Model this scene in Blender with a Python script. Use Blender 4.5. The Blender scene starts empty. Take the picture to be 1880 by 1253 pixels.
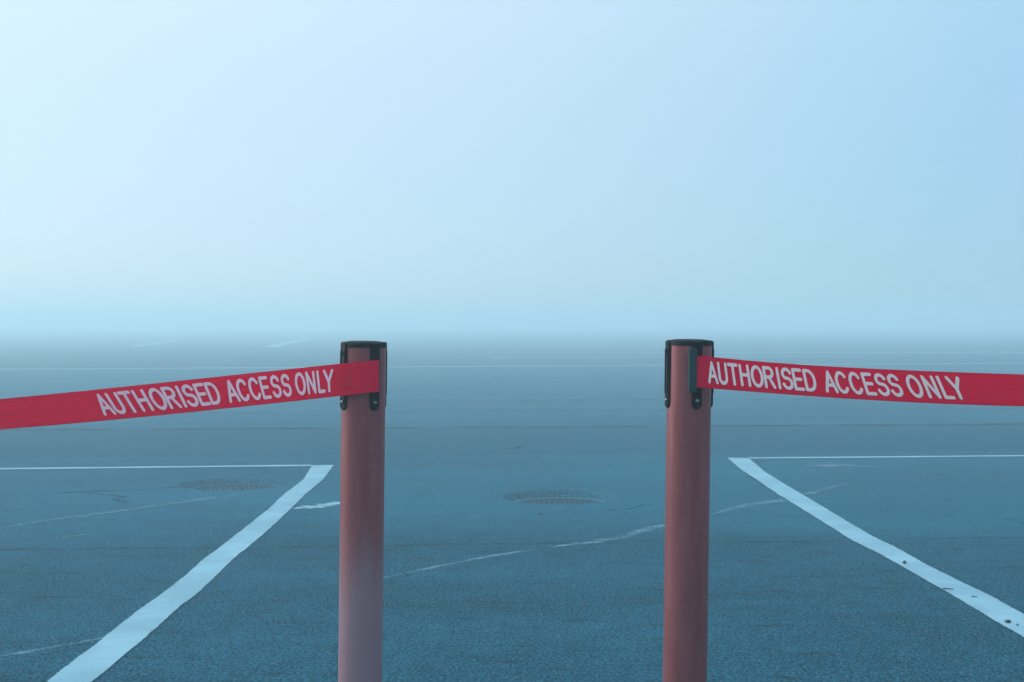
import bpy, bmesh, math, random
import numpy as np
from mathutils import Vector, Matrix

scene = bpy.context.scene
COL = scene.collection
R = math.radians

# ------------------------------------------------------------------ camera
EYE = Vector((0.0, 0.0, 1.03))
FPX = 1880 * 50.0 / 36.0                  # focal length in photo pixels
PITCH = math.atan((626.5 - 591.0) / FPX)  # the horizon lies a little above the middle
cam = bpy.data.cameras.new('camera')
cam.lens = 50.0
cam.sensor_width = 36.0
cam.clip_start = 0.05
cam.clip_end = 5000
cam_ob = bpy.data.objects.new('camera', cam)
COL.objects.link(cam_ob)
cam_ob.location = EYE
cam_ob.rotation_euler = (R(90) - PITCH, 0, 0)
scene.camera = cam_ob

# ------------------------------------------------------------------ sky, sun, exposure
SUN_AZ = R(-75)      # left of the view direction (+Y)
SUN_EL = R(14)
SKY_STRENGTH = 0.05
FOG_LIGHT = (13.8, 15.8, 15.7)   # even glow of the fog bank overhead, on top of the clear-sky model
sd = Vector((math.sin(SUN_AZ) * math.cos(SUN_EL), math.cos(SUN_AZ) * math.cos(SUN_EL), math.sin(SUN_EL)))
world = bpy.data.worlds.new('World')
scene.world = world
world.use_nodes = True
wn = world.node_tree.nodes
wl = world.node_tree.links
wn.clear()
sky = wn.new('ShaderNodeTexSky')
sky.sky_type = 'NISHITA'
sky.sun_disc = False
sky.sun_elevation = SUN_EL
sky.sun_rotation = SUN_AZ
sky.air_density = 0.7
sky.dust_density = 1.0
sky.ozone_density = 6.0

def wmath(op, a, b, clamp=False):
    nd = wn.new('ShaderNodeMath')
    nd.operation = op
    nd.use_clamp = clamp
    for i, v in enumerate((a, b)):
        if isinstance(v, bpy.types.NodeSocket): wl.new(v, nd.inputs[i])
        else: nd.inputs[i].default_value = v
    return nd.outputs[0]

# overcast: brighter towards the zenith and towards the side where the sun stands
wco = wn.new('ShaderNodeTexCoord')
wsep = wn.new('ShaderNodeSeparateXYZ')
wl.new(wco.outputs['Generated'], wsep.inputs[0])
wdot = wn.new('ShaderNodeVectorMath')
wdot.operation = 'DOT_PRODUCT'
wl.new(wco.outputs['Generated'], wdot.inputs[0])
wdot.inputs[1].default_value = sd
zen = wmath('MAXIMUM', wsep.outputs[2], 0.0)
up = wmath('ADD', wmath('ADD', wmath('MULTIPLY', wmath('MULTIPLY', zen, zen), 1.6), wmath('MULTIPLY', zen, 0.3)), 0.68)
away = wmath('SUBTRACT', 1.0, wdot.outputs['Value'])
away2 = wmath('MULTIPLY', away, away)
fogc = wn.new('ShaderNodeCombineXYZ')
for i, (k, low) in enumerate(((0.46, 0.53), (0.27, 0.62), (0.14, 0.62))):      # red light falls off fastest away from the sun
    fall = wmath('MAXIMUM', wmath('SUBTRACT', 1.0, wmath('MULTIPLY', away2, k)), low)
    wl.new(wmath('MULTIPLY', wmath('MULTIPLY', fall, up), FOG_LIGHT[i]), fogc.inputs[i])
wadd = wn.new('ShaderNodeVectorMath')
wadd.operation = 'ADD'
wl.new(sky.outputs['Color'], wadd.inputs[0])
wl.new(fogc.outputs[0], wadd.inputs[1])
bg = wn.new('ShaderNodeBackground')
bg.inputs['Strength'].default_value = SKY_STRENGTH
wo = wn.new('ShaderNodeOutputWorld')
wl.new(wadd.outputs[0], bg.inputs['Color'])
wl.new(bg.outputs['Background'], wo.inputs['Surface'])

sun = bpy.data.lights.new('sun', 'SUN')
sun.energy = 2.0
sun.angle = R(40)
sun.color = (1.0, 0.93, 0.86)
sun_ob = bpy.data.objects.new('sun', sun)
COL.objects.link(sun_ob)
sun_ob.rotation_euler = sd.to_track_quat('Z', 'Y').to_euler()
sun_ob.location = sd * 20

scene.view_settings.view_transform = 'Standard'
scene.view_settings.look = 'None'
scene.view_settings.gamma = 1.0
scene.view_settings.exposure = 0.35
scene.cycles.max_bounces = 8
scene.cycles.volume_bounces = 3
scene.cycles.use_denoising = True

HAZE_DENSITY = 0.0215
HAZE_COLOR = (0.63, 0.83, 0.90, 1)
HAZE_G = 0.3

# ------------------------------------------------------------------ helpers
def ray(px, py):
    """Direction through a photo pixel, in world space."""
    d = Vector((px - 940.0, FPX, -(py - 626.5)))
    c, s = math.cos(PITCH), math.sin(PITCH)
    return Vector((d.x, d.y * c + d.z * s, -d.y * s + d.z * c))

def at_depth(px, py, depth):
    d = ray(px, py)
    return EYE + d * (depth / d.y)

def on_ground(px, py):
    d = ray(px, py)
    p = EYE + d * (-EYE.z / d.z)
    return (p.x, p.y)

def tag(o, label=None, cat=None, group=None, kind=None):
    if label: o['label'] = label
    if cat: o['category'] = cat
    if group: o['group'] = group
    if kind: o['kind'] = kind
    return o

def empty(name, loc):
    o = bpy.data.objects.new(name, None)
    o.empty_display_size = 0.1
    COL.objects.link(o)
    o.location = loc
    return o

def mesh_obj(name, verts, faces, mat, parent=None, smooth=False, uvs=None):
    me = bpy.data.meshes.new(name)
    me.from_pydata([tuple(v) for v in verts], [], faces)
    if uvs is not None:
        uvl = me.uv_layers.new(name='UVMap')
        for lp in me.loops:
            uvl.data[lp.index].uv = uvs[lp.vertex_index]
    me.materials.append(mat)
    if smooth:
        for p in me.polygons: p.use_smooth = True
    me.update()
    o = bpy.data.objects.new(name, me)
    COL.objects.link(o)
    if parent is not None: o.parent = parent
    return o

def bm_obj(name, bm, mat, parent=None, smooth_angle=None):
    bmesh.ops.recalc_face_normals(bm, faces=bm.faces[:])
    if smooth_angle is not None:
        for f in bm.faces: f.smooth = True
        for e in bm.edges:
            if len(e.link_faces) == 2 and e.calc_face_angle() > smooth_angle:
                e.smooth = False
    me = bpy.data.meshes.new(name)
    bm.to_mesh(me)
    bm.free()
    me.materials.append(mat)
    o = bpy.data.objects.new(name, me)
    COL.objects.link(o)
    if parent is not None: o.parent = parent
    return o

class NT:
    """Small node-tree builder."""
    def __init__(self, name):
        self.m = bpy.data.materials.new(name)
        self.m.use_nodes = True
        self.t = self.m.node_tree
        self.t.nodes.clear()
        self.out = self.t.nodes.new('ShaderNodeOutputMaterial')
    def n(self, kind, **kw):
        nd = self.t.nodes.new(kind)
        for k, v in kw.items():
            if hasattr(nd, k): setattr(nd, k, v)
        return nd
    def link(self, a, b): self.t.links.new(a, b)
    def put(self, sock, v):
        if hasattr(v, 'links') or isinstance(v, bpy.types.NodeSocket): self.link(v, sock)
        else: sock.default_value = v
    def math(self, op, a, b=0.0, c=0.0, clamp=False):
        nd = self.n('ShaderNodeMath', operation=op)
        nd.use_clamp = clamp
        for i, v in enumerate((a, b, c)):
            self.put(nd.inputs[i], v)
        return nd.outputs[0]
    def ramp(self, v, a, b, lo=0.0, hi=1.0):
        nd = self.n('ShaderNodeMapRange')
        nd.clamp = True
        nd.interpolation_type = 'SMOOTHSTEP'
        self.put(nd.inputs['Value'], v)
        nd.inputs['From Min'].default_value = a
        nd.inputs['From Max'].default_value = b
        nd.inputs['To Min'].default_value = lo
        nd.inputs['To Max'].default_value = hi
        return nd.outputs['Result']
    def mix(self, f, a, b, blend='MIX'):
        nd = self.n('ShaderNodeMix')
        nd.data_type = 'RGBA'
        nd.blend_type = blend
        self.put(nd.inputs[0], f)
        self.put(nd.inputs[6], a)
        self.put(nd.inputs[7], b)
        return nd.outputs[2]
    def noise(self, vec, scale, detail=3.0, rough=0.55):
        nd = self.n('ShaderNodeTexNoise')
        nd.inputs['Scale'].default_value = scale
        nd.inputs['Detail'].default_value = detail
        nd.inputs['Roughness'].default_value = rough
        self.link(vec, nd.inputs['Vector'])
        return nd.outputs['Fac']
    def mapping(self, vec, scale=(1, 1, 1), rot=(0, 0, 0), loc=(0, 0, 0)):
        nd = self.n('ShaderNodeMapping')
        nd.inputs['Scale'].default_value = scale
        nd.inputs['Rotation'].default_value = rot
        nd.inputs['Location'].default_value = loc
        self.link(vec, nd.inputs['Vector'])
        return nd.outputs['Vector']
    def coord(self, which='Object'):
        return self.n('ShaderNodeTexCoord').outputs[which]
    def bump(self, h, strength, dist):
        nd = self.n('ShaderNodeBump')
        nd.inputs['Strength'].default_value = strength
        nd.inputs['Distance'].default_value = dist
        self.link(h, nd.inputs['Height'])
        return nd.outputs['Normal']
    def bsdf(self, color, rough, spec=0.5, metal=0.0, normal=None, **kw):
        p = self.n('ShaderNodeBsdfPrincipled')
        self.put(p.inputs['Base Color'], color)
        self.put(p.inputs['Roughness'], rough)
        self.put(p.inputs['Metallic'], metal)
        self.put(p.inputs['Specular IOR Level'], spec)
        if normal is not None: self.link(normal, p.inputs['Normal'])
        for k, v in kw.items(): self.put(p.inputs[k], v)
        return p.outputs['BSDF']
    def done(self, shader):
        self.link(shader, self.out.inputs['Surface'])
        return self.m

# ------------------------------------------------------------------ materials
SKEW = 0.08   # the cross lines run slightly away to the right

def asphalt_layers(b):
    """Grain and wear fields shared by the asphalt and the paint on it (world metres)."""
    co = b.coord('Object')
    fine = b.noise(co, 100, 4.0, 0.75)
    vor = b.n('ShaderNodeTexVoronoi')
    vor.inputs['Scale'].default_value = 130
    b.link(co, vor.inputs['Vector'])
    stones = vor.outputs['Color']
    sep = b.n('ShaderNodeSeparateColor')
    b.link(stones, sep.inputs['Color'])
    return co, fine, sep.outputs[0], vor.outputs['Distance']

def mat_asphalt():
    b = NT('asphalt')
    co, fine, stone, dist = asphalt_layers(b)
    sx = b.n('ShaderNodeSeparateXYZ'); b.link(co, sx.inputs[0])
    X, Y = sx.outputs[0], sx.outputs[1]
    wob = b.noise(co, 1.3, 2.0)
    wob2 = b.noise(co, 14, 2.0)
    q = b.math('SUBTRACT', Y, b.math('MULTIPLY', X, SKEW))
    qw = b.math('ADD', q, b.math('MULTIPLY_ADD', wob, 0.16, -0.08))
    qw = b.math('ADD', qw, b.math('MULTIPLY_ADD', wob2, 0.05, -0.025))
    mid = b.noise(co, 7, 4.0, 0.6)
    low = b.noise(b.mapping(co, (0.35, 0.9, 1)), 0.9, 4.0, 0.6)
    streak = b.noise(b.mapping(co, (2.2, 8.0, 1), (0, 0, R(4.5))), 1.6, 5.0, 0.62)
    # base tone
    tone = b.ramp(fine, 0.34, 0.66, -0.36, 0.90)
    tone = b.math('ADD', tone, b.math('MULTIPLY', stone, 0.36))
    tone = b.math('ADD', tone, b.math('MULTIPLY_ADD', mid, 0.50, -0.25))
    tone = b.math('ADD', tone, b.math('MULTIPLY_ADD', low, 0.9, -0.45))
    col = b.mix(b.math('MULTIPLY', tone, 1.0, clamp=True), (0.003, 0.014, 0.021, 1), (0.022, 0.130, 0.200, 1))
    # pale stones that have lost their binder
    col = b.mix(b.math('MULTIPLY', b.ramp(stone, 0.95, 0.99), 0.35), col, (0.12, 0.17, 0.20, 1))
    # damp and rubber stained streaks
    dark = b.math('MULTIPLY', b.ramp(streak, 0.55, 0.72), 0.65)
    col = b.mix(dark, col, (0.005, 0.014, 0.022, 1))
    # lanes laid at different times, and the open joints between them
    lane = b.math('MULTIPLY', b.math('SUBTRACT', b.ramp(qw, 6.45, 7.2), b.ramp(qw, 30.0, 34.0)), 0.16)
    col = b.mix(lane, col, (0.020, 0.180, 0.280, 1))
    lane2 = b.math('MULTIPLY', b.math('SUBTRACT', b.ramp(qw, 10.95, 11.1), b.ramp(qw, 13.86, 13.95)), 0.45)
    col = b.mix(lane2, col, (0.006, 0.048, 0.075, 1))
    seam = None
    for pos, half, gain in ((6.57, 0.016, 0.85), (13.9, 0.12, 0.95), (9.35, 0.012, 0.45), (16.4, 0.12, 0.6), (18.6, 0.22, 0.6), (26.0, 0.45, 0.5)):
        d = b.math('ABSOLUTE', b.math('SUBTRACT', qw, pos))
        s = b.math('MULTIPLY', b.ramp(d, half * 0.4, half, 1.0, 0.0), gain)
        s = b.math('MULTIPLY', s, b.ramp(b.noise(co, 2.1, 3.0), 0.36, 0.52))
        seam = s if seam is None else b.math('MAXIMUM', seam, s)
    col = b.mix(seam, col, (0.003, 0.016, 0.024, 1))
    # wandering hairline cracks
    v2 = b.n('ShaderNodeTexVoronoi'); v2.feature = 'DISTANCE_TO_EDGE'
    v2.inputs['Scale'].default_value = 0.42
    dco = b.n('ShaderNodeMixRGB')
    nz = b.n('ShaderNodeTexNoise'); nz.inputs['Scale'].default_value = 2.2; nz.inputs['Detail'].default_value = 5
    b.link(co, nz.inputs['Vector'])
    va = b.n('ShaderNodeVectorMath', operation='MULTIPLY_ADD')
    b.link(nz.outputs['Color'], va.inputs[0]); va.inputs[1].default_value = (0.7, 0.7, 0); b.link(co, va.inputs[2])
    b.link(va.outputs[0], v2.inputs['Vector'])
    crack = b.math('MULTIPLY', b.ramp(v2.outputs['Distance'], 0.002, 0.008, 1.0, 0.0), b.ramp(low, 0.5, 0.62))
    col = b.mix(b.math('MULTIPLY', crack, 0.75), col, (0.003, 0.014, 0.020, 1))
    h = b.math('MULTIPLY_ADD', dist, -0.5, b.math('MULTIPLY', fine, 1.0))
    h = b.math('SUBTRACT', h, b.math('MULTIPLY', b.math('MAXIMUM', seam, crack), 1.2))
    h = b.math('ADD', h, b.math('MULTIPLY', mid, 1.2))
    nrm = b.bump(h, 0.8, 0.007)
    rough = b.math('MULTIPLY_ADD', mid, 0.25, 0.65)
    return b.done(b.bsdf(col, rough, 0.0, 0.0, nrm))

def mat_paint(name, cover=0.30, soft=0.10, edge=0.10, bite=0.30, col=(0.215, 0.37, 0.45, 1)):
    """Line paint with holes where the asphalt shows through (the paint sheet is really missing there)."""
    b = NT(name)
    co, fine, stone, dist = asphalt_layers(b)
    mid = b.noise(co, 5.5, 5.0, 0.65)
    drag = b.noise(b.mapping(co, (2.0, 22.0, 1), (0, 0, R(4.5))), 2.2, 4.0, 0.65)
    w = b.math('ADD', b.math('MULTIPLY', fine, 0.40), b.math('MULTIPLY', mid, 0.45))
    w = b.math('ADD', w, b.math('MULTIPLY', drag, 0.30))
    w = b.math('SUBTRACT', w, b.math('MULTIPLY', b.ramp(stone, 0.9, 0.97), 0.06))
    uvs = b.n('ShaderNodeSeparateXYZ'); b.link(b.coord('UV'), uvs.inputs[0])
    e = b.math('SUBTRACT', 0.5, b.math('ABSOLUTE', b.math('SUBTRACT', uvs.outputs[1], 0.5)))
    w = b.math('SUBTRACT', w, b.ramp(e, 0.0, edge, bite, 0.0))
    alpha = b.ramp(w, cover, cover + soft)
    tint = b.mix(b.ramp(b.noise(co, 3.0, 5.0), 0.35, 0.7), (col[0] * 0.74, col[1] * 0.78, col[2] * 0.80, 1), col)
    tint = b.mix(b.math('MULTIPLY', b.ramp(drag, 0.54, 0.74), 0.5), tint, (0.12, 0.25, 0.33, 1))
    tint = b.mix(b.math('MULTIPLY', b.ramp(fine, 0.54, 0.72), 0.5), tint, (0.14, 0.28, 0.37, 1))
    h = b.math('MULTIPLY_ADD', dist, -0.5, fine)
    p = b.bsdf(tint, 0.7, 0.1, 0.0, b.bump(h, 0.35, 0.004))
    tr = b.n('ShaderNodeBsdfTransparent')
    mx = b.n('ShaderNodeMixShader')
    b.link(alpha, mx.inputs[0]); b.link(tr.outputs[0], mx.inputs[1]); b.link(p, mx.inputs[2])
    return b.done(mx.outputs[0])

def mat_tube(name, reflect_top):
    """Copper-brown lacquer; on one post a mauve sky reflection is painted in below an uneven edge."""
    b = NT(name)
    co = b.coord('Object')
    sx = b.n('ShaderNodeSeparateXYZ'); b.link(co, sx.inputs[0])
    n1 = b.noise(co, 34, 5.0, 0.65)
    n2 = b.noise(b.mapping(co, (30, 30, 3.0)), 1.0, 4.0, 0.6)
    n3 = b.noise(co, 900, 2.0, 0.6)
    col = b.mix(b.ramp(n2, 0.3, 0.7), (0.20, 0.044, 0.050, 1), (0.29, 0.078, 0.084, 1))
    col = b.mix(b.math('MULTIPLY', b.ramp(n1, 0.60, 0.75), 0.35), col, (0.30, 0.11, 0.10, 1))
    grit = b.noise(co, 420, 3.0, 0.7)
    col = b.mix(b.ramp(grit, 0.36, 0.66, 0.45, 0.0), col, (0.11, 0.030, 0.034, 1))
    col = b.mix(b.ramp(b.noise(b.mapping(co, (1, 1, 0.5)), 70, 5.0, 0.7), 0.56, 0.72, 0.0, 0.30), col, (0.32, 0.15, 0.14, 1))
    if reflect_top:
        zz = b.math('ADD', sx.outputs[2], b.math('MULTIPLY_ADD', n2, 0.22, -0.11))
        f = b.ramp(zz, reflect_top - 0.10, reflect_top + 0.06, 0.8, 0.0)
        col = b.mix(f, col, (0.28, 0.18, 0.215, 1))  # sky reflection put into the base colour of the lower tube
    rough = b.math('MULTIPLY_ADD', n1, 0.18, 0.36)
    nrm = b.bump(n3, 0.15, 0.0006)
    return b.done(b.bsdf(col, rough, 0.35, 0.25, nrm))

def mat_plastic(name, col, rough):
    b = NT(name)
    co = b.coord('Object')
    n = b.noise(co, 600, 3.0)
    n2 = b.noise(co, 45, 4.0)
    c = b.mix(b.math('MULTIPLY', b.ramp(n2, 0.5, 0.75), 0.5), col, (col[0] * 1.8 + 0.002, col[1] * 1.8 + 0.003, col[2] * 1.8 + 0.003, 1))
    return b.done(b.bsdf(c, b.math('MULTIPLY_ADD', n2, 0.25, rough - 0.1), 0.12, 0.0, b.bump(n, 0.12, 0.0005)))

def mat_cloth(name, col, translucent, weave=True):
    b = NT(name)
    uv = b.coord('UV')
    sx = b.n('ShaderNodeSeparateXYZ'); b.link(uv, sx.inputs[0])
    rib = b.math('SINE', b.math('MULTIPLY', sx.outputs[1], 2 * math.pi * 11))     # ribs along the webbing
    pick = b.math('SINE', b.math('MULTIPLY', sx.outputs[0], 2 * math.pi * 620))   # per metre
    band = b.noise(b.mapping(uv, (1.2, 9.0, 1)), 1.6, 4.0, 0.6)
    blotch = b.noise(b.mapping(uv, (26, 2.2, 1)), 1.0, 4.0, 0.6)
    edge = b.math('ABSOLUTE', b.math('SUBTRACT', sx.outputs[1], 0.5))
    hem = b.ramp(edge, 0.455, 0.48)
    k = b.math('ADD', b.math('MULTIPLY', rib, 0.13), b.math('MULTIPLY_ADD', band, 1.5, 0.25))
    k = b.math('ADD', k, b.math('MULTIPLY_ADD', blotch, 0.3, -0.15))
    dk = (col[0] * 0.55, col[1] * 0.5, col[2] * 0.62, 1)
    c = b.mix(b.math('MULTIPLY', k, 1.0, clamp=True), dk, col)
    c = b.mix(b.math('MULTIPLY', hem, 0.35), c, dk)
    h = b.math('ADD', rib, b.math('MULTIPLY', pick, 0.5))
    nrm = b.bump(h, 0.25, 0.0006)
    p = b.bsdf(c, 0.75, 0.08, 0.0, nrm)
    tl = b.n('ShaderNodeBsdfTranslucent')
    b.link(c, tl.inputs['Color'])
    mx = b.n('ShaderNodeMixShader')
    mx.inputs[0].default_value = translucent
    b.link(p, mx.inputs[1]); b.link(tl.outputs[0], mx.inputs[2])
    return b.done(mx.outputs[0])

def mat_print(name, col, worn):
    b = NT(name)
    co = b.coord('Object')
    n = b.noise(co, 160, 4.0, 0.6)
    c = b.mix(b.math('MULTIPLY', b.ramp(n, 0.50, 0.75), worn), col, (col[0] * 0.72, col[1] * 0.55, col[2] * 0.66, 1))
    p = b.bsdf(c, 0.6, 0.3)
    tl = b.n('ShaderNodeBsdfTranslucent'); b.link(c, tl.inputs['Color'])
    mx = b.n('ShaderNodeMixShader'); mx.inputs[0].default_value = 0.3
    b.link(p, mx.inputs[1]); b.link(tl.outputs[0], mx.inputs[2])
    return b.done(mx.outputs[0])

def mat_metal(name, col, rough, metal=1.0):
    b = NT(name)
    co = b.coord('Object')
    n = b.noise(co, 60, 5.0, 0.65)
    c = b.mix(b.ramp(n, 0.4, 0.65), col, (col[0] * 0.6, col[1] * 0.55, col[2] * 0.5, 1))
    return b.done(b.bsdf(c, b.math('MULTIPLY_ADD', n, 0.3, rough - 0.15), 0.5, metal, b.bump(n, 0.2, 0.002)))

M_ASPHALT = mat_asphalt()
M_LINE = mat_paint('line_paint', 0.375, 0.10, 0.07, 0.22)
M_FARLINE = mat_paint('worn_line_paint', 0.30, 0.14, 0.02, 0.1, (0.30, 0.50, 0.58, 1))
M_BRIGHT = mat_paint('bright_scuff', 0.34, 0.20, 0.30, 0.14, (0.20, 0.36, 0.44, 1))
M_SCUFF = mat_paint('chalky_scuff', 0.42, 0.30, 0.45, 0.14, (0.095, 0.225, 0.30, 1))
M_TUBE_REFLECT = mat_tube('copper_lacquer_reflection', 0.70)
M_TUBE = mat_tube('copper_lacquer', None)
M_BLACK = mat_plastic('black_plastic', (0.0015, 0.0025, 0.004, 1), 0.55)
M_TEAL_REFLECT = mat_plastic('teal_reflection_plastic', (0.022, 0.050, 0.055, 1), 0.40)  # teal is the sky's reflection on the plug, put into its base colour
M_SCREW = mat_metal('screw_steel', (0.22, 0.23, 0.24, 1), 0.3)
M_IRON = mat_plastic('cast_iron', (0.004, 0.056, 0.092, 1), 0.6)
M_FRAME = mat_plastic('worn_iron_frame', (0.025, 0.095, 0.14, 1), 0.50)
M_RED = mat_cloth('red_webbing', (0.88, 0.0015, 0.068, 1), 0.45)
M_WHITE = mat_print('white_print', (0.92, 0.90, 0.90, 1), 0.20)
M_LILAC = mat_print('thin_white_print', (0.86, 0.70, 0.82, 1), 0.5)
M_GHOST = mat_print('back_print_shade', (0.67, 0.002, 0.042, 1), 0.3)  # shade of the back print, drawn as darker red letters on the front
M_PEBBLE = mat_metal('dark_stone', (0.03, 0.032, 0.035, 1), 0.8, 0.0)
M_TWIG = mat_metal('dry_twig', (0.035, 0.030, 0.026, 1), 0.8, 0.0)

# ------------------------------------------------------------------ ground
MANHOLES = [  # centre x, y, sunken radius, depth
    on_ground(1028, 911) + (0.295, 0.052),
    on_ground(432, 887) + (0.310, 0.050),
]
PX0, PX1, PY0, PY1 = -7.0, 7.0, 2.0, 16.0

def sstep(a, b, v):
    t = np.clip((v - a) / (b - a), 0, 1)
    return t * t * (3 - 2 * t)

def gz(x, y):
    """Height of the asphalt: slight settlement, and the two sunken covers."""
    x = np.asarray(x, float); y = np.asarray(y, float)
    z = 0.0022 * np.sin(1.9 * x + 0.7 * y + 0.5) + 0.0022 * np.sin(2.6 * y - 0.6 * x + 1.3) \
        + 0.0015 * np.sin(3.7 * x - 2.9 * y) + 0.0012 * np.sin(5.3 * y + 1.7 * x)
    fade = sstep(PX0, PX0 + 1.5, x) * (1 - sstep(PX1 - 1.5, PX1, x)) * sstep(PY0, PY0 + 1.0, y) * (1 - sstep(PY1 - 2.0, PY1, y))
    z = z * fade * 0.25
    for (cx, cy, r, dep) in MANHOLES:
        d = np.hypot(x - cx, y - cy)
        z = z - dep * (1 - sstep(r - 0.003, r + 0.05, d)) - 0.004 * (1 - sstep(r, r + 0.30, d))
    return z

def build_ground():
    xs = [np.linspace(PX0, PX1, 301)]; ys = [np.linspace(PY0, PY1, 301)]
    for (cx, cy, r, dep) in MANHOLES:
        xs.append(np.linspace(cx - r - 0.08, cx + r + 0.08, 90)); ys.append(np.linspace(cy - r - 0.08, cy + r + 0.08, 90))
    xs = np.unique(np.round(np.concatenate(xs), 3)); ys = np.unique(np.round(np.concatenate(ys), 3))
    nx, ny = len(xs), len(ys)
    gx, gy = np.meshgrid(xs, ys)
    zz = gz(gx, gy)
    verts = [tuple(v) for v in np.stack([gx, gy, zz], -1).reshape(-1, 3)]
    faces = []
    for j in range(ny - 1):
        for i in range(nx - 1):
            a = j * nx + i
            faces.append((a, a + 1, a + nx + 1, a + nx))
    B = 420.0
    def ring_strip(idx_edge, outer):
        pass
    base = len(verts)
    bx = [-B, PX0, PX1, B]; by = [-B, PY0, PY1, B]
    for yv in by:
        for xv in bx: verts.append((xv, yv, 0.0))
    for j in range(3):
        for i in range(3):
            if i == 1 and j == 1: continue
            a = base + j * 4 + i
            faces.append((a, a + 1, a + 5, a + 4))
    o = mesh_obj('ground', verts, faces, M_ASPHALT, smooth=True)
    tag(o, 'wide sheet of dark grey worn asphalt fading into fog', 'asphalt', kind='structure')
    return o

build_ground()

def strip(name, left, right, mat, lift=0.004, step=0.05, across=4, label=None, cat='painted line'):
    """A painted strip between two polylines on the ground (same number of points), following its surface."""
    rows = []
    L = [Vector(p) for p in left]; Q = [Vector(p) for p in right]
    for k in range(len(L) - 1):
        n = max(1, int(math.ceil(max((L[k + 1] - L[k]).length, (Q[k + 1] - Q[k]).length) / step)))
        if n > 400: n = 400
        for i in range(n):
            t = i / n
            rows.append((L[k].lerp(L[k + 1], t), Q[k].lerp(Q[k + 1], t)))
    rows.append((L[-1], Q[-1]))
    verts, faces, uvs = [], [], []
    for i, (a, c) in enumerate(rows):
        for j in range(across + 1):
            uvs.append((i / len(rows), j / across))
            p = a.lerp(c, j / across)
            verts.append((p.x, p.y, float(gz(p.x, p.y)) + lift))
    w = across + 1
    for i in range(len(rows) - 1):
        for j in range(across):
            a = i * w + j
            faces.append((a, a + 1, a + w + 1, a + w))
    o = mesh_obj(name, verts, faces, mat, smooth=True, uvs=uvs)
    tag(o, label, cat, kind='structure')
    return o

def resample(pts, n):
    P = np.array(pts, float)
    s = np.r_[0, np.cumsum(np.hypot(*np.diff(P, axis=0).T))]
    t = np.linspace(0, s[-1], n)
    return [(float(np.interp(v, s, P[:, 0])), float(np.interp(v, s, P[:, 1]))) for v in t]

rnd = random.Random(4)
# bay line on the left, its two wavering edges measured and laid out on the ground
LL = [(571.5, 855.6), (558.5, 879), (547, 888.4), (515.7, 912.6), (497, 935), (448.7, 974), (405.9, 1007.6), (372, 1028), (342.6, 1057.8), (301.6, 1089.5), (257, 1117.4), (227, 1141.6), (178.7, 1178.8), (137.8, 1208.6), (82, 1251.4)]
LR = [(613.6, 854.9), (595.7, 881), (558.5, 910.7), (540, 931), (506.4, 966.6), (467.3, 1000), (454, 1011), (433.8, 1022.4), (394.7, 1063.4), (372.3, 1087.6), (327.7, 1117.4), (294, 1151), (238.3, 1197.4), (216, 1216), (171.3, 1249.6)]
RL = [(1334, 841.5), (1358.6, 861.2), (1388.8, 882), (1422.8, 908.4), (1471.9, 940.5), (1521, 970.7), (1555, 994.5), (1600, 1012), (1656.9, 1042.4), (1709.7, 1072.6), (1766.4, 1102.8), (1819, 1135), (1879.6, 1169)]
RR = [(1375.6, 842.3), (1405.8, 866.8), (1434, 885.7), (1464.3, 904.6), (1513.4, 936.7), (1553, 961.2), (1604, 991.4), (1649.3, 1008.4), (1690.8, 1034.9), (1747.5, 1061.3), (1804, 1085.8), (1841.9, 1101), (1879.6, 1123.6)]

def bay_line(a, c, label):
    def ease(pts):          # keep most, not all, of the measured waver
        P = np.array([on_ground(*p) for p in pts])
        fit = np.polyval(np.polyfit(P[:, 1], P[:, 0], 1), P[:, 1])
        P[1:, 0] = fit[1:] + 0.55 * (P[1:, 0] - fit[1:])
        return [tuple(v) for v in P]
    A = ease(a); C = ease(c)
    A.append((A[-1][0] + 0.01, 2.2)); C.append((C[-1][0] + 0.01, 2.2))
    n = 60
    return strip('road_marking', resample(A, n), resample(C, n), M_LINE, label=label)

bay_line(LL, LR, 'left white bay line with wavy edges running towards the camera')
bay_line(RL, RR, 'right white bay line with wavy edges running towards the camera')

def cross_line(x0, y0, x1, y1, width, mat, label, n=24, jit=0.006, lift=0.005, step=0.12):
    a, c = [], []
    for i in range(n + 1):
        t = i / n
        x = x0 + (x1 - x0) * t; y = y0 + (y1 - y0) * t
        a.append((x, y + width / 2 + rnd.uniform(-jit, jit)))
        c.append((x, y - width / 2 + rnd.uniform(-jit, jit)))
    return strip('road_marking', a, c, mat, lift=lift, step=step, across=2, label=label)

pa = on_ground(-60, 865.2); pb = on_ground(572.5, 855.8)
cross_line(pa[0] - 2.5, pa[1] - 0.2, pb[0], pb[1], 0.10, M_LINE, 'thin white cross line meeting the left bay line at its far end')
pa = on_ground(1375, 842.4); pb = on_ground(1900, 838.4)
cross_line(pa[0], pa[1], pb[0] + 2.5, pb[1] + 0.2, 0.10, M_LINE, 'thin white cross line meeting the right bay line at its far end')
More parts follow.
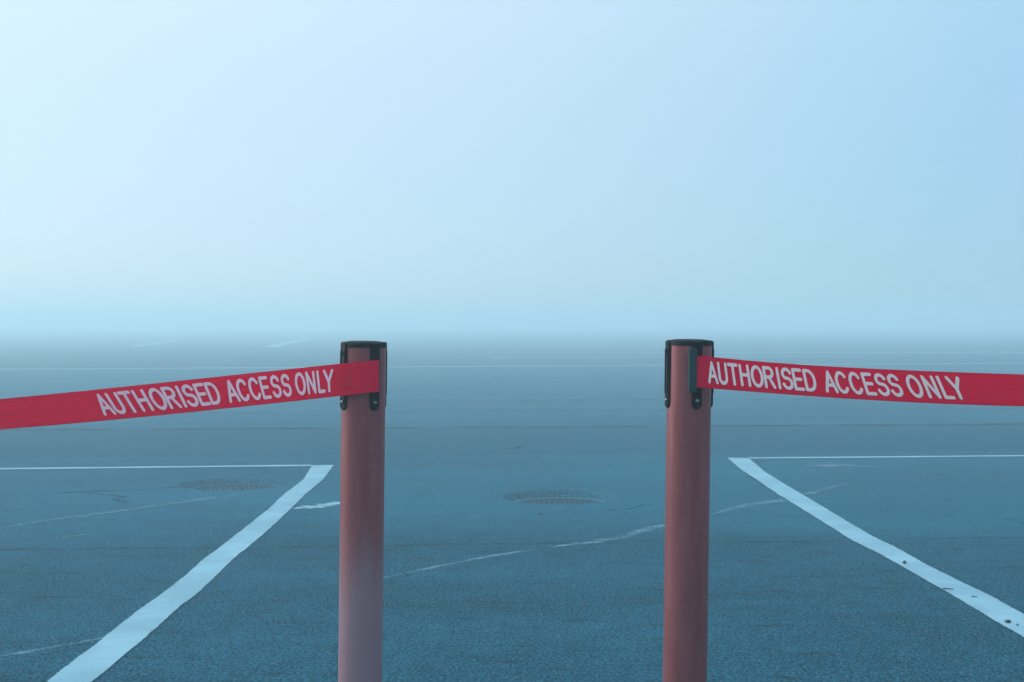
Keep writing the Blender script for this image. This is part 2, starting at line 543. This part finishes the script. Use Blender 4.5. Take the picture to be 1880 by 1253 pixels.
# far lines, half lost in the fog
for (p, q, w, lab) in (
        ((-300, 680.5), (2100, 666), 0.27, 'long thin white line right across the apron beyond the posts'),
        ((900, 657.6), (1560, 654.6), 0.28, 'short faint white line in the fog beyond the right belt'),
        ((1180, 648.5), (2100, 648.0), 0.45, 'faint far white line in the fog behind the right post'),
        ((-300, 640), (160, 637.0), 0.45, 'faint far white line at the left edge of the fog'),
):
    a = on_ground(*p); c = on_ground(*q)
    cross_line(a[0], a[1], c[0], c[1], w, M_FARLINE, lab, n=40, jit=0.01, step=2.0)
def far_patch(pix, label):
    g = [on_ground(*p) for p in pix]
    h = len(g) // 2
    return strip('road_marking', g[:h], g[h:][::-1], M_LINE, lift=0.004, step=2.0, across=2, label=label)
far_patch([(484, 636.5), (520, 630.0), (560, 622.0), (574, 622.6), (536, 630.6), (508, 638.8)], 'faint white arrow shaped marking far out in the fog left of the left post')
far_patch([(236, 636.4), (290, 630.2), (330, 624.0), (338, 624.6), (298, 631.2), (250, 637.6)], 'faint slanting white marking far out in the fog above the left belt')

# chalky scuffs dragged across the asphalt
def scuff(pix, width, label, jit=0.35, mat=None):
    g = resample([on_ground(*p) for p in pix], max(10, len(pix) * 8))
    a, c = [], []
    for i, (x, y) in enumerate(g):
        i0, i1 = max(0, i - 1), min(len(g) - 1, i + 1)
        t = Vector((g[i1][0] - g[i0][0], g[i1][1] - g[i0][1])).normalized()
        n = Vector((-t.y, t.x))
        e = min(1.0, 4.0 * min(i, len(g) - 1 - i) / len(g) + 0.12)
        a.append(Vector((x, y)) + n * width * e * rnd.uniform(0.5 - jit * 0.5, 0.5 + jit))
        c.append(Vector((x, y)) - n * width * e * rnd.uniform(0.5 - jit * 0.5, 0.5 + jit))
    return strip('scuff_marking', a, c, mat or M_SCUFF, lift=0.003, step=0.06, across=3, label=label, cat='scuff mark')
scuff([(-20, 974), (80, 958), (180, 945), (290, 929), (390, 915), (480, 906)], 0.085, 'pale scuff line crossing the left bay below its sunken cover')
scuff([(538, 935), (580, 931), (640, 921)], 0.11, 'short bright scuff between the left bay line and the left post', mat=M_BRIGHT)
scuff([(700, 1063), (770, 1048), (860, 1030), (935, 1017), (1010, 1005)], 0.05, 'broken pale scuff in front of the middle manhole cover')
scuff([(1000, 1007), (1070, 999), (1130, 990), (1200, 970), (1250, 958)], 0.10, 'wide chalky scuff left of the right post')
scuff([(1290, 950), (1360, 932), (1430, 920), (1490, 905), (1560, 886)], 0.10, 'chalky scuff passing under the right bay line')
scuff([(-20, 1210), (60, 1198), (170, 1178), (260, 1160)], 0.05, 'pale scuff at the bottom left corner')
scuff([(370, 960), (420, 951), (470, 948)], 0.022, 'faint scuff left of the left bay line')
scuff([(110, 988), (172, 982)], 0.05, 'tiny pale scuff in the left bay')
scuff([(1470, 857), (1540, 855), (1620, 858)], 0.22, 'pale smudge just below the right cross line')

# ------------------------------------------------------------------ sunken covers
def manhole(i, label, group, frame_mat):
    cx, cy, r, dep = MANHOLES[i]
    rc = r - 0.03
    t = empty('manhole_cover', (cx, cy, -dep - 0.004))
    tag(t, label, 'manhole cover', group)
    bm = bmesh.new()                               # frame ring with slanting teeth on its inner edge
    n = 64
    prof = [(rc + 0.002, 0.0), (rc + 0.004, 0.012), (r - 0.004, 0.013), (r + 0.002, 0.002), (r + 0.002, -0.03), (rc + 0.002, -0.03)]
    rings = []
    for k in range(n):
        a = 2 * math.pi * k / n
        rings.append([bm.verts.new((p[0] * math.cos(a), p[0] * math.sin(a), p[1])) for p in prof])
    for k in range(n):
        A, B = rings[k], rings[(k + 1) % n]
        for j in range(len(prof)):
            j2 = (j + 1) % len(prof)
            bm.faces.new((A[j], A[j2], B[j2], B[j]))
    bm_obj('cover_frame', bm, frame_mat, t, R(35))
    bm = bmesh.new()                               # lid with raised lugs
    m = Matrix.Translation((0, 0, -0.012))
    bmesh.ops.create_cone(bm, cap_ends=True, segments=64, radius1=rc, radius2=rc - 0.003, depth=0.03, matrix=m)
    for ring in range(1, 9):
        rr = rc * ring / 8.6
        cnt = max(6, int(2 * math.pi * rr / 0.042))
        for k in range(cnt):
            a = 2 * math.pi * (k + 0.5 * (ring % 2)) / cnt
            mm = Matrix.Translation((rr * math.cos(a), rr * math.sin(a), 0.0055)) @ Matrix.Rotation(a + 0.9 * (1 if ring % 2 else -1), 4, 'Z') @ Matrix.Diagonal((0.030, 0.014, 0.012, 1))
            bmesh.ops.create_cube(bm, size=1.0, matrix=mm)
    bm_obj('lid', bm, M_IRON, t, R(35))
    return t
manhole(0, 'round iron manhole cover sunk in the asphalt between the two posts', 'sunken manhole covers', M_FRAME)
manhole(1, 'round iron manhole cover sunk in the left bay beside the white line', 'sunken manhole covers', M_IRON)

# ------------------------------------------------------------------ loose bits on the right line
def pebble(px, py, r, seed, label):
    x, y = on_ground(px, py)
    bm = bmesh.new()
    bmesh.ops.create_icosphere(bm, subdivisions=2, radius=1.0)
    rr = random.Random(seed)
    ph = [rr.uniform(0, 6) for _ in range(6)]
    for v in bm.verts:
        k = 1 + 0.22 * math.sin(2.3 * v.co.x * 2 + ph[0]) + 0.18 * math.sin(3.1 * v.co.y * 2 + ph[1]) + 0.12 * math.sin(5 * v.co.z + ph[2])
        v.co = Vector((v.co.x * r * 1.15 * k, v.co.y * r * k, v.co.z * r * 0.85 * k))
    o = bm_obj('pebble', bm, M_PEBBLE, None, R(40))
    o.location = (x, y, float(gz(x, y)) + 0.004 + r * 0.62)
    tag(o, label, 'pebble', 'pebbles on the right bay line')
pebble(1661, 1037, 0.0080, 1, 'dark pebble on the right bay line about half way along it')
pebble(1851, 1146, 0.0080, 2, 'larger of two dark pebbles on the near end of the right bay line')
pebble(1868, 1151, 0.0042, 3, 'tiny dark pebble right of a larger one on the right bay line')

def twig(p, q, r, label):
    a = Vector(on_ground(*p) + (0,)); c = Vector(on_ground(*q) + (0,))
    bm = bmesh.new()
    n, prev = 7, None
    for i in range(n):
        t = i / (n - 1)
        pt = a.lerp(c, t)
        pt.z = float(gz(pt.x, pt.y)) + 0.004 + r + 0.0015 * math.sin(t * 3.1)
        pt.y += 0.002 * math.sin(t * 7)
        d = (c - a).normalized(); s = Vector((-d.y, d.x, 0)); rr = r * (1 - 0.5 * t)
        ring = [bm.verts.new(pt + s * rr * math.cos(k * math.pi / 3) + Vector((0, 0, rr * math.sin(k * math.pi / 3)))) for k in range(6)]
        if prev:
            for k in range(6):
                bm.faces.new((prev[k], prev[(k + 1) % 6], ring[(k + 1) % 6], ring[k]))
        else: bm.faces.new(ring)
        prev = ring
    bm.faces.new(prev[::-1])
    tag(bm_obj('twig', bm, M_TWIG, None, R(50)), label, 'twig', 'twigs on the right bay line')
twig((1731, 1085.0), (1751, 1086.4), 0.0030, 'longer dark twig lying over the lower edge of the right bay line')
twig((1784, 1099.4), (1795, 1099.2), 0.0022, 'shorter dark twig lying in the middle of the right bay line')

# ------------------------------------------------------------------ belt posts
POST_Y = 2.12
POST_R = 0.0329
LEAN = R(0.73)

def lathe(name, prof, mat, parent, n=64, smooth=R(40)):
    bm = bmesh.new()
    rings = []
    for (r, z) in prof:
        if r < 1e-6: rings.append([bm.verts.new((0, 0, z))])
        else: rings.append([bm.verts.new((r * math.cos(2 * math.pi * k / n), r * math.sin(2 * math.pi * k / n), z)) for k in range(n)])
    for i in range(len(rings) - 1):
        A, B = rings[i], rings[i + 1]
        for k in range(n):
            k2 = (k + 1) % n
            if len(A) == 1 and len(B) == 1: continue
            if len(A) == 1: bm.faces.new((A[0], B[k], B[k2]))
            elif len(B) == 1: bm.faces.new((A[k], A[k2], B[0]))
            else: bm.faces.new((A[k], A[k2], B[k2], B[k]))
    return bm_obj(name, bm, mat, parent, smooth)

def slot_plate(name, parent, h, ang, mat):
    """Belt slot: plate with round lower end standing proud of the tube, with a groove down its face."""
    W, top, bot = 0.00775, h - 0.0015, h - 0.101
    pts = [(-W, top), (W, top)]
    for k in range(13):
        a = -math.pi * k / 12
        pts.append((W * math.cos(a), bot + W + W * math.sin(a)))
    cz = (top + bot) / 2
    def outline(ins):
        return [(x * (W - ins) / W, z - ins if z > cz and abs(z - top) < 1e-9 else (z if z > bot + W else bot + W + (z - bot - W) * (W - ins) / W)) for x, z in pts]
    bm = bmesh.new()
    rings = []
    for (r, ins) in ((POST_R - 0.003, 0), (POST_R + 0.0016, 0), (POST_R + 0.0028, 0.0011)):
        rings.append([bm.verts.new((x, -r, z)) for x, z in outline(ins)])
    n = len(pts)
    for A, B in zip(rings, rings[1:]):
        for k in range(n):
            bm.faces.new((A[k], A[(k + 1) % n], B[(k + 1) % n], B[k]))
    f = bm.faces.new(rings[-1])
    bm.faces.new(rings[0][::-1])
    # groove: two rails left standing either side of it
    for s in (-1, 1):
        m = Matrix.Translation((s * 0.0050, -(POST_R + 0.0030), h - 0.046)) @ Matrix.Diagonal((0.0022, 0.0016, 0.066, 1))
        bmesh.ops.create_cube(bm, size=1.0, matrix=m)
    rot = Matrix.Rotation(ang, 4, 'Z')
    bmesh.ops.transform(bm, matrix=rot, verts=bm.verts[:])
    o = bm_obj(name, bm, mat, parent, R(32))
    # screw near the lower end, latch stud near the upper end
    bm = bmesh.new()
    seg = 20
    prof = [(0.0030, 0.0), (0.0030, 0.0009), (0.0022, 0.0016), (0.0009, 0.0019)]
    rings = [[bm.verts.new((r * math.cos(2 * math.pi * k / seg), r * math.sin(2 * math.pi * k / seg), z)) for k in range(seg)] for r, z in prof]
    for A, B in zip(rings, rings[1:]):
        for k in range(seg): bm.faces.new((A[k], A[(k + 1) % seg], B[(k + 1) % seg], B[k]))
    bm.faces.new(rings[-1])
    for q in (0, 1):
        m = Matrix.Rotation(q * math.pi / 2 + 0.4, 4, 'Z') @ Matrix.Translation((0, 0, 0.0019)) @ Matrix.Diagonal((0.0036, 0.0007, 0.0005, 1))
    to_face = rot @ Matrix.Translation((0, -(POST_R + 0.0027), bot + 0.0115)) @ Matrix.Rotation(math.pi / 2, 4, 'X')
    bmesh.ops.transform(bm, matrix=to_face, verts=bm.verts[:])
    bm_obj('screw', bm, M_SCREW, o, R(40))
    bm = bmesh.new()
    m = rot @ Matrix.Translation((0, -(POST_R + 0.0034), h - 0.0175)) @ Matrix.Rotation(math.pi / 2, 4, 'X')
    bmesh.ops.create_cone(bm, cap_ends=True, segments=18, radius1=0.0030, radius2=0.0022, depth=0.0042, matrix=m)
    bm_obj('latch_stud', bm, mat, o, R(40))
    return o

def belt_post(px_top, py_top, first_ang, tube_mat, label):
    top = at_depth(px_top, py_top, POST_Y)
    h = top.z / math.cos(LEAN)
    root = empty('belt_post', (top.x - top.z * math.tan(LEAN), POST_Y, 0))
    root.rotation_euler = (0, LEAN, 0)
    tag(root, label, 'barrier post', 'belt barrier posts')
    lathe('base', [(0, 0.0), (0.170, 0.0), (0.172, 0.004), (0.172, 0.016), (0.166, 0.021), (0.110, 0.036), (0.050, 0.043), (0, 0.044)], M_BLACK, root)
    r = POST_R
    lathe('tube', [(r, 0.040), (r, 0.3), (r, 0.6), (r, 0.8), (r, h - 0.006)], tube_mat, root)
    lathe('foot_collar', [(r + 0.0008, 0.085), (r + 0.004, 0.083), (r + 0.006, 0.043), (r + 0.014, 0.0405)], M_BLACK, root)
    lathe('cap', [(r - 0.004, h - 0.0085), (r + 0.0010, h - 0.0080), (r + 0.0012, h - 0.0012), (r + 0.0006, h - 0.0003), (r - 0.0015, h),
                  (r - 0.0030, h - 0.0006), (r - 0.0040, h + 0.0002), (r - 0.014, h + 0.0014), (0, h + 0.0018)], M_BLACK, root)
    for k in range(4):
        slot_plate('belt_slot', root, h, first_ang + k * math.pi / 2, M_BLACK)
    return root, h

left_post, HL = belt_post(668.3, 628.0, R(35), M_TUBE_REFLECT, 'left brown belt post, a mauve sky reflection painted into its lower half')
right_post, HR = belt_post(1266.3, 624.8, R(13), M_TUBE, 'right brown belt post with a dark plug in its front slot')

def copy_tree(o, parent=None):
    c = o.copy()
    COL.objects.link(c)
    if parent is not None: c.parent = parent
    for ch in list(o.children): copy_tree(ch, c)
    return c

# ------------------------------------------------------------------ lettering, drawn with round-ended strokes
def arc(cx, cy, rx, ry, a0, a1, n=14):
    return [(cx + rx * math.cos(R(a0 + (a1 - a0) * i / n)), cy + ry * math.sin(R(a0 + (a1 - a0) * i / n))) for i in range(n + 1)]

GLYPH = {  # width, strokes in a box 1 high
    'A': (0.60, [[(0, 0), (0.30, 1), (0.60, 0)], [(0.11, 0.32), (0.49, 0.32)]]),
    'U': (0.52, [[(0, 1), (0, 0.30)] + arc(0.26, 0.30, 0.26, 0.30, 180, 360) + [(0.52, 1)]]),
    'T': (0.56, [[(0, 1), (0.56, 1)], [(0.28, 1), (0.28, 0)]]),
    'H': (0.52, [[(0, 0), (0, 1)], [(0.52, 0), (0.52, 1)], [(0, 0.53), (0.52, 0.53)]]),
    'O': (0.64, [arc(0.32, 0.5, 0.32, 0.5, 0, 360, 36)]),
    'R': (0.54, [[(0, 0), (0, 1), (0.28, 1)] + arc(0.28, 0.76, 0.24, 0.24, 90, -90) + [(0, 0.52)], [(0.26, 0.52), (0.54, 0)]]),
    'I': (0.0, [[(0, 0), (0, 1)]]),
    'S': (0.52, [arc(0.26, 0.755, 0.24, 0.245, 15, 235, 16) + arc(0.26, 0.265, 0.26, 0.265, 62, -165, 16)]),
    'E': (0.46, [[(0.46, 1), (0, 1), (0, 0), (0.46, 0)], [(0, 0.52), (0.42, 0.52)]]),
    'D': (0.56, [[(0, 0), (0, 1), (0.22, 1)] + arc(0.22, 0.5, 0.34, 0.5, 90, -90, 18) + [(0, 0)]]),
    'C': (0.56, [arc(0.30, 0.5, 0.30, 0.5, 38, 322, 26)]),
    'N': (0.52, [[(0, 0), (0, 1), (0.52, 0), (0.52, 1)]]),
    'L': (0.42, [[(0, 1), (0, 0), (0.42, 0)]]),
    'Y': (0.58, [[(0, 1), (0.29, 0.45), (0.58, 1)], [(0.29, 0.45), (0.29, 0)]]),
}
GAP, SPACE, STROKE = 0.245, 0.36, 0.087

def glyph_mesh(ch, cell=0.022):
    """Outline of the stroked letter by marching squares: (vertices, faces) in glyph units."""
    w, strokes = GLYPH[ch]
    pad = STROKE + 0.05
    xs = np.arange(-pad, w + pad + cell, cell); ys = np.arange(-pad, 1 + pad + cell, cell)
    gx, gy = np.meshgrid(xs, ys)
    f = np.full(gx.shape, 1e9)
    for st in strokes:
        for (ax, ay), (bx, by) in zip(st, st[1:]):
            dx, dy = bx - ax, by - ay
            L2 = dx * dx + dy * dy + 1e-12
            t = np.clip(((gx - ax) * dx + (gy - ay) * dy) / L2, 0, 1)
            f = np.minimum(f, np.hypot(gx - ax - t * dx, gy - ay - t * dy))
    f = STROKE - f
    verts, faces, index = [], [], {}
    def vid(x, y):
        k = (round(x, 5), round(y, 5))
        if k not in index:
            index[k] = len(verts); verts.append((x, y))
        return index[k]
    for j in range(len(ys) - 1):
        for i in range(len(xs) - 1):
            c = [(xs[i], ys[j], f[j, i]), (xs[i + 1], ys[j], f[j, i + 1]), (xs[i + 1], ys[j + 1], f[j + 1, i + 1]), (xs[i], ys[j + 1], f[j + 1, i])]
            if all(v[2] <= 0 for v in c): continue
            poly = []
            for k in range(4):
                a, d = c[k], c[(k + 1) % 4]
                if a[2] > 0: poly.append(vid(a[0], a[1]))
                if (a[2] > 0) != (d[2] > 0):
                    t = a[2] / (a[2] - d[2])
                    poly.append(vid(a[0] + (d[0] - a[0]) * t, a[1] + (d[1] - a[1]) * t))
            out = []
            for v in poly:
                if not out or out[-1] != v: out.append(v)
            if len(out) > 1 and out[0] == out[-1]: out.pop()
            if len(out) >= 3: faces.append(tuple(out))
    return verts, faces

GM = {ch: glyph_mesh(ch) for ch in GLYPH}

def layout(text):
    """[(char, left edge)], in cap heights."""
    x, out = 0.0, []
    for ch in text:
        if ch == ' ':
            x += SPACE
            continue
        out.append((ch, x))
        x += GLYPH[ch][0] + GAP
    return out
TEXT = 'AUTHORISED ACCESS ONLY'

# ------------------------------------------------------------------ belts
class Belt:
    """A webbing band described along px (a coordinate running with the view's width at the posts)."""
    def __init__(self, ptsx, top, bot, depth):
        self.ct = np.polyfit(ptsx, top, 3); self.cb = np.polyfit(ptsx, bot, 3)
        self.depth = depth
    def point(self, px, v, off=0.0):
        y0 = np.polyval(self.ct, px); y1 = np.polyval(self.cb, px)
        return at_depth(px, y0 + (y1 - y0) * v, self.depth(px) - off)
    def col(self, px):
        return [self.point(px, v) for v in (0, 0.25, 0.5, 0.75, 1)]

def web_mesh(cols, mat, parent, origin, flip=False):
    """Band of 1 mm thickness from a list of vertical columns (top to bottom)."""
    verts, uvs, faces = [], [], []
    s = 0.0
    n = len(cols[0]); N = len(cols)
    for i, c in enumerate(cols):
        if i: s += (cols[i][2] - cols[i - 1][2]).length
        i0, i1 = max(0, i - 1), min(N - 1, i + 1)
        t = (cols[i1][2] - cols[i0][2]).normalized()
        nrm = Vector((t.y, -t.x, 0)).normalized()
        if nrm.y > 0 and abs(nrm.y) > 0.15: nrm = -nrm
        for side in (0.0, 1.0):
            for j, p in enumerate(c):
                verts.append(p - nrm * (0.0009 * side) - origin)
                uvs.append((s, 1 - j / (n - 1)))
    W = 2 * n
    for i in range(N - 1):
        a, b2 = i * W, (i + 1) * W
        for j in range(n - 1):
            faces.append((a + j, b2 + j, b2 + j + 1, a + j + 1))
            faces.append((a + n + j, a + n + j + 1, b2 + n + j + 1, b2 + n + j))
        faces.append((a, a + n, b2 + n, b2))
        faces.append((a + n - 1, b2 + n - 1, b2 + 2 * n - 1, a + 2 * n - 1))
    o = mesh_obj('webbing', verts, faces, mat, parent, smooth=False, uvs=uvs)
    return o

def letters(belt, text, centres, lean, mat, parent, origin, name='lettering', v_top=0.185, v_bot=0.795, off=0.0012, mirror=False):
    lay = layout(text)
    nom = [x + GLYPH[c][0] / 2 for c, x in lay]
    verts, faces = [], []
    def to_px(u):
        if u <= nom[0]: return centres[0] + (u - nom[0]) * (centres[1] - centres[0]) / (nom[1] - nom[0])
        if u >= nom[-1]: return centres[-1] + (u - nom[-1]) * (centres[-1] - centres[-2]) / (nom[-1] - nom[-2])
        return float(np.interp(u, nom, centres))
    # smooth the map a little so that letter widths vary evenly along the belt
    co = np.polyfit(nom, centres, 4) if len(nom) > 6 else None
    for k, (ch, x0) in enumerate(lay):
        gv, gf = GM[ch]
        base = len(verts)
        c = nom[k]
        d = np.polyval(np.polyder(co), c) if co is not None else (centres[1] - centres[0]) / (nom[1] - nom[0])
        for (x, y) in gv:
            v = v_bot + (v_top - v_bot) * y
            pc = centres[k] + (x - GLYPH[ch][0] / 2) * d
            hpx = (v - (v_top + v_bot) / 2) * 58.0
            p = belt.point(pc + lean(pc) * hpx, v, off)
            verts.append(p - origin)
        gf2 = [tuple(base + i for i in f) for f in gf]
        faces += gf2
    return mesh_obj(name, verts, faces, mat, parent)

def run_on(c0, c1, length, end_slope, n, ydir):
    """Columns that carry a belt on out of the picture to its other post."""
    cols = []
    d = (c1[2] - c0[2]); h = math.hypot(d.x, d.y); m0 = d.z / h
    hd = Vector((math.copysign(1, d.x) * math.cos(ydir), math.sin(ydir), 0))
    for i in range(1, n + 1):
        s = length * i / n
        dz = m0 * s + (end_slope - m0) * s * s / (2 * length)
        off = hd * s
        cols.append([p + Vector((off.x, off.y, dz)) for p in c1])
    return cols

# left belt: comes in from the left, crosses the front of the left post and ends in its slot
FRONT_L = POST_Y - 0.0388
def depth_l(px):
    d = max(0.0, (632 - px) / FPX * 2.12)
    return FRONT_L + 0.15 * (1 - math.exp(-(d / 0.30) ** 1.3))
belt_l = Belt([0, 153, 306, 460, 628, 690], [733, 718.5, 701.5, 686, 667.8, 661.6], [789, 776, 762, 745.5, 727, 720.5], depth_l)
pxs = list(np.linspace(692.5, 632, 8)) + list(np.linspace(625, 0, 70))
cols = [belt_l.col(px) for px in pxs]
first = [p + Vector((0.0010, 0.0075, 0)) for p in cols[0]]
cols = [first] + cols
tail = run_on(cols[-4], cols[-1], 1.45, 0.15, 40, R(4))
cols += tail
org_l = cols[1][2].copy()
bl = empty('barrier_belt', org_l)
tag(bl, 'left red barrier belt printed AUTHORISED ACCESS ONLY in mauve, drooping to the left', 'barrier belt', 'red barrier belts')
web_mesh(cols, M_RED, bl, org_l)
CL = [191, 213.5, 236.8, 262, 290, 314.5, 332.5, 349, 370.5, 391.5, 425.6, 445.5, 467, 486.5, 506.5, 525.5, 551.5, 571, 589.5, 603.5]
letters(belt_l, TEXT, CL, lambda px: float(np.interp(px, [180, 250, 470, 560, 610], [0.60, 0.59, 0.29, 0.16, 0.05])), M_LILAC, bl, org_l)
letters(belt_l, 'UA', [625, 641], lambda px: 0.05, M_GHOST, bl, org_l, name='back_print_shade', off=0.0010)
LEFT_END = cols[-1][2]

# right belt: pulled out of the plug in the right post's front slot, bows a little towards the camera
def depth_r(px):
    d = max(0.0, (px - 1281) / FPX * 2.12)
    return POST_Y - 0.0395 - 0.055 * (1 - math.exp(-(d / 0.26) ** 1.2))
belt_r = Belt([1279.6, 1340, 1417, 1561.7, 1706, 1880], [652.8, 659.3, 666, 675.3, 682, 688], [711.8, 716.5, 722.3, 733, 740.5, 746.4], depth_r)
pxs = list(np.linspace(1281, 1880, 70))
cols = [belt_r.col(px) for px in pxs]
cols = [[p + Vector((-0.006, 0.002, 0)) for p in cols[0]]] + cols
cols += run_on(cols[-4], cols[-1], 0.80, 0.115, 30, R(0))
org_r = cols[1][2].copy()
br = empty('barrier_belt', org_r)
tag(br, 'right red barrier belt printed AUTHORISED ACCESS ONLY in clean white', 'barrier belt', 'red barrier belts')
web_mesh(cols, M_RED, br, org_r)
CR = [1308, 1327, 1346.6, 1367.4, 1390, 1412, 1429, 1445, 1465, 1487, 1523.5, 1545, 1570.5, 1595, 1619, 1643, 1679, 1709, 1736, 1756]
letters(belt_r, TEXT, CR, lambda px: float(np.interp(px, [1300, 1350, 1480, 1590, 1710, 1770], [0.10, 0.14, 0.21, 0.33, 0.45, 0.47])), M_WHITE, br, org_r)
RIGHT_END = cols[-1][2]

def belt_plug():
    """Dark plug latched in the slot; the webbing leaves its right side."""
    bm = bmesh.new()
    a = at_depth(1264.5, 640, POST_Y - POST_R - 0.0075)
    c = at_depth(1278.5, 719.5, POST_Y - POST_R - 0.0075)
    cx, cz = (a.x + c.x) / 2, (a.z + c.z) / 2
    w, hh = abs(c.x - a.x), abs(a.z - c.z)
    def box(x, y, z, sx, sy, sz):
        bmesh.ops.create_cube(bm, size=1.0, matrix=Matrix.Translation((x, y, z)) @ Matrix.Diagonal((sx, sy, sz, 1)))
    box(0, 0, 0, w, 0.0085, hh)
    bmesh.ops.bevel(bm, geom=bm.edges[:], offset=0.0011, segments=2, affect='EDGES')
    # moulded ribs on its face
    box(-w * 0.20, -0.0045, 0.0, 0.0009, 0.0012, hh * 0.66)
    for k in range(7):
        box(w * 0.16, -0.0045, hh * (0.20 - 0.075 * k), 0.0030 - 0.0006 * (k % 3), 0.0010, 0.0014)
    box(w * 0.10, -0.0045, -hh * 0.39, w * 0.5, 0.0012, hh * 0.10)
    o = bm_obj('belt_plug', bm, M_TEAL_REFLECT, br, R(32))
    o.location = Vector((cx, POST_Y - POST_R - 0.0062, cz)) - org_r
    o.rotation_euler = (0, LEAN, R(10))
belt_plug()

# ------------------------------------------------------------------ the posts the belts run on to, just out of the picture
for src, end, lab in ((left_post, LEFT_END, 'brown belt post holding the far end of the left red belt'), (right_post, RIGHT_END, 'brown belt post holding the far end of the right red belt')):
    p = copy_tree(src)
    sx = -1 if end.x < 0 else 1
    p.location = (end.x + sx * (POST_R + 0.001) - 0.96 * math.tan(LEAN), end.y, 0)
    p['label'] = lab

# ------------------------------------------------------------------ fog
def haze_box():
    bm = bmesh.new()
    B = 425.0
    z0, z1 = -1.0, 2.0
    bmesh.ops.create_cube(bm, size=1.0, matrix=Matrix.Translation((0, 0, (z0 + z1) / 2)) @ Matrix.Diagonal((2 * B, 2 * B, z1 - z0, 1)))
    m = bpy.data.materials.new('fog')
    m.use_nodes = True
    t = m.node_tree
    t.nodes.clear()
    out = t.nodes.new('ShaderNodeOutputMaterial')
    v = t.nodes.new('ShaderNodeVolumePrincipled')
    v.inputs['Color'].default_value = HAZE_COLOR
    v.inputs['Density'].default_value = HAZE_DENSITY
    v.inputs['Anisotropy'].default_value = HAZE_G
    t.links.new(v.outputs['Volume'], out.inputs['Volume'])
    o = bm_obj('haze', bm, m)
    tag(o, 'pale blue fog lying over the asphalt', 'fog', kind='stuff')
haze_box()
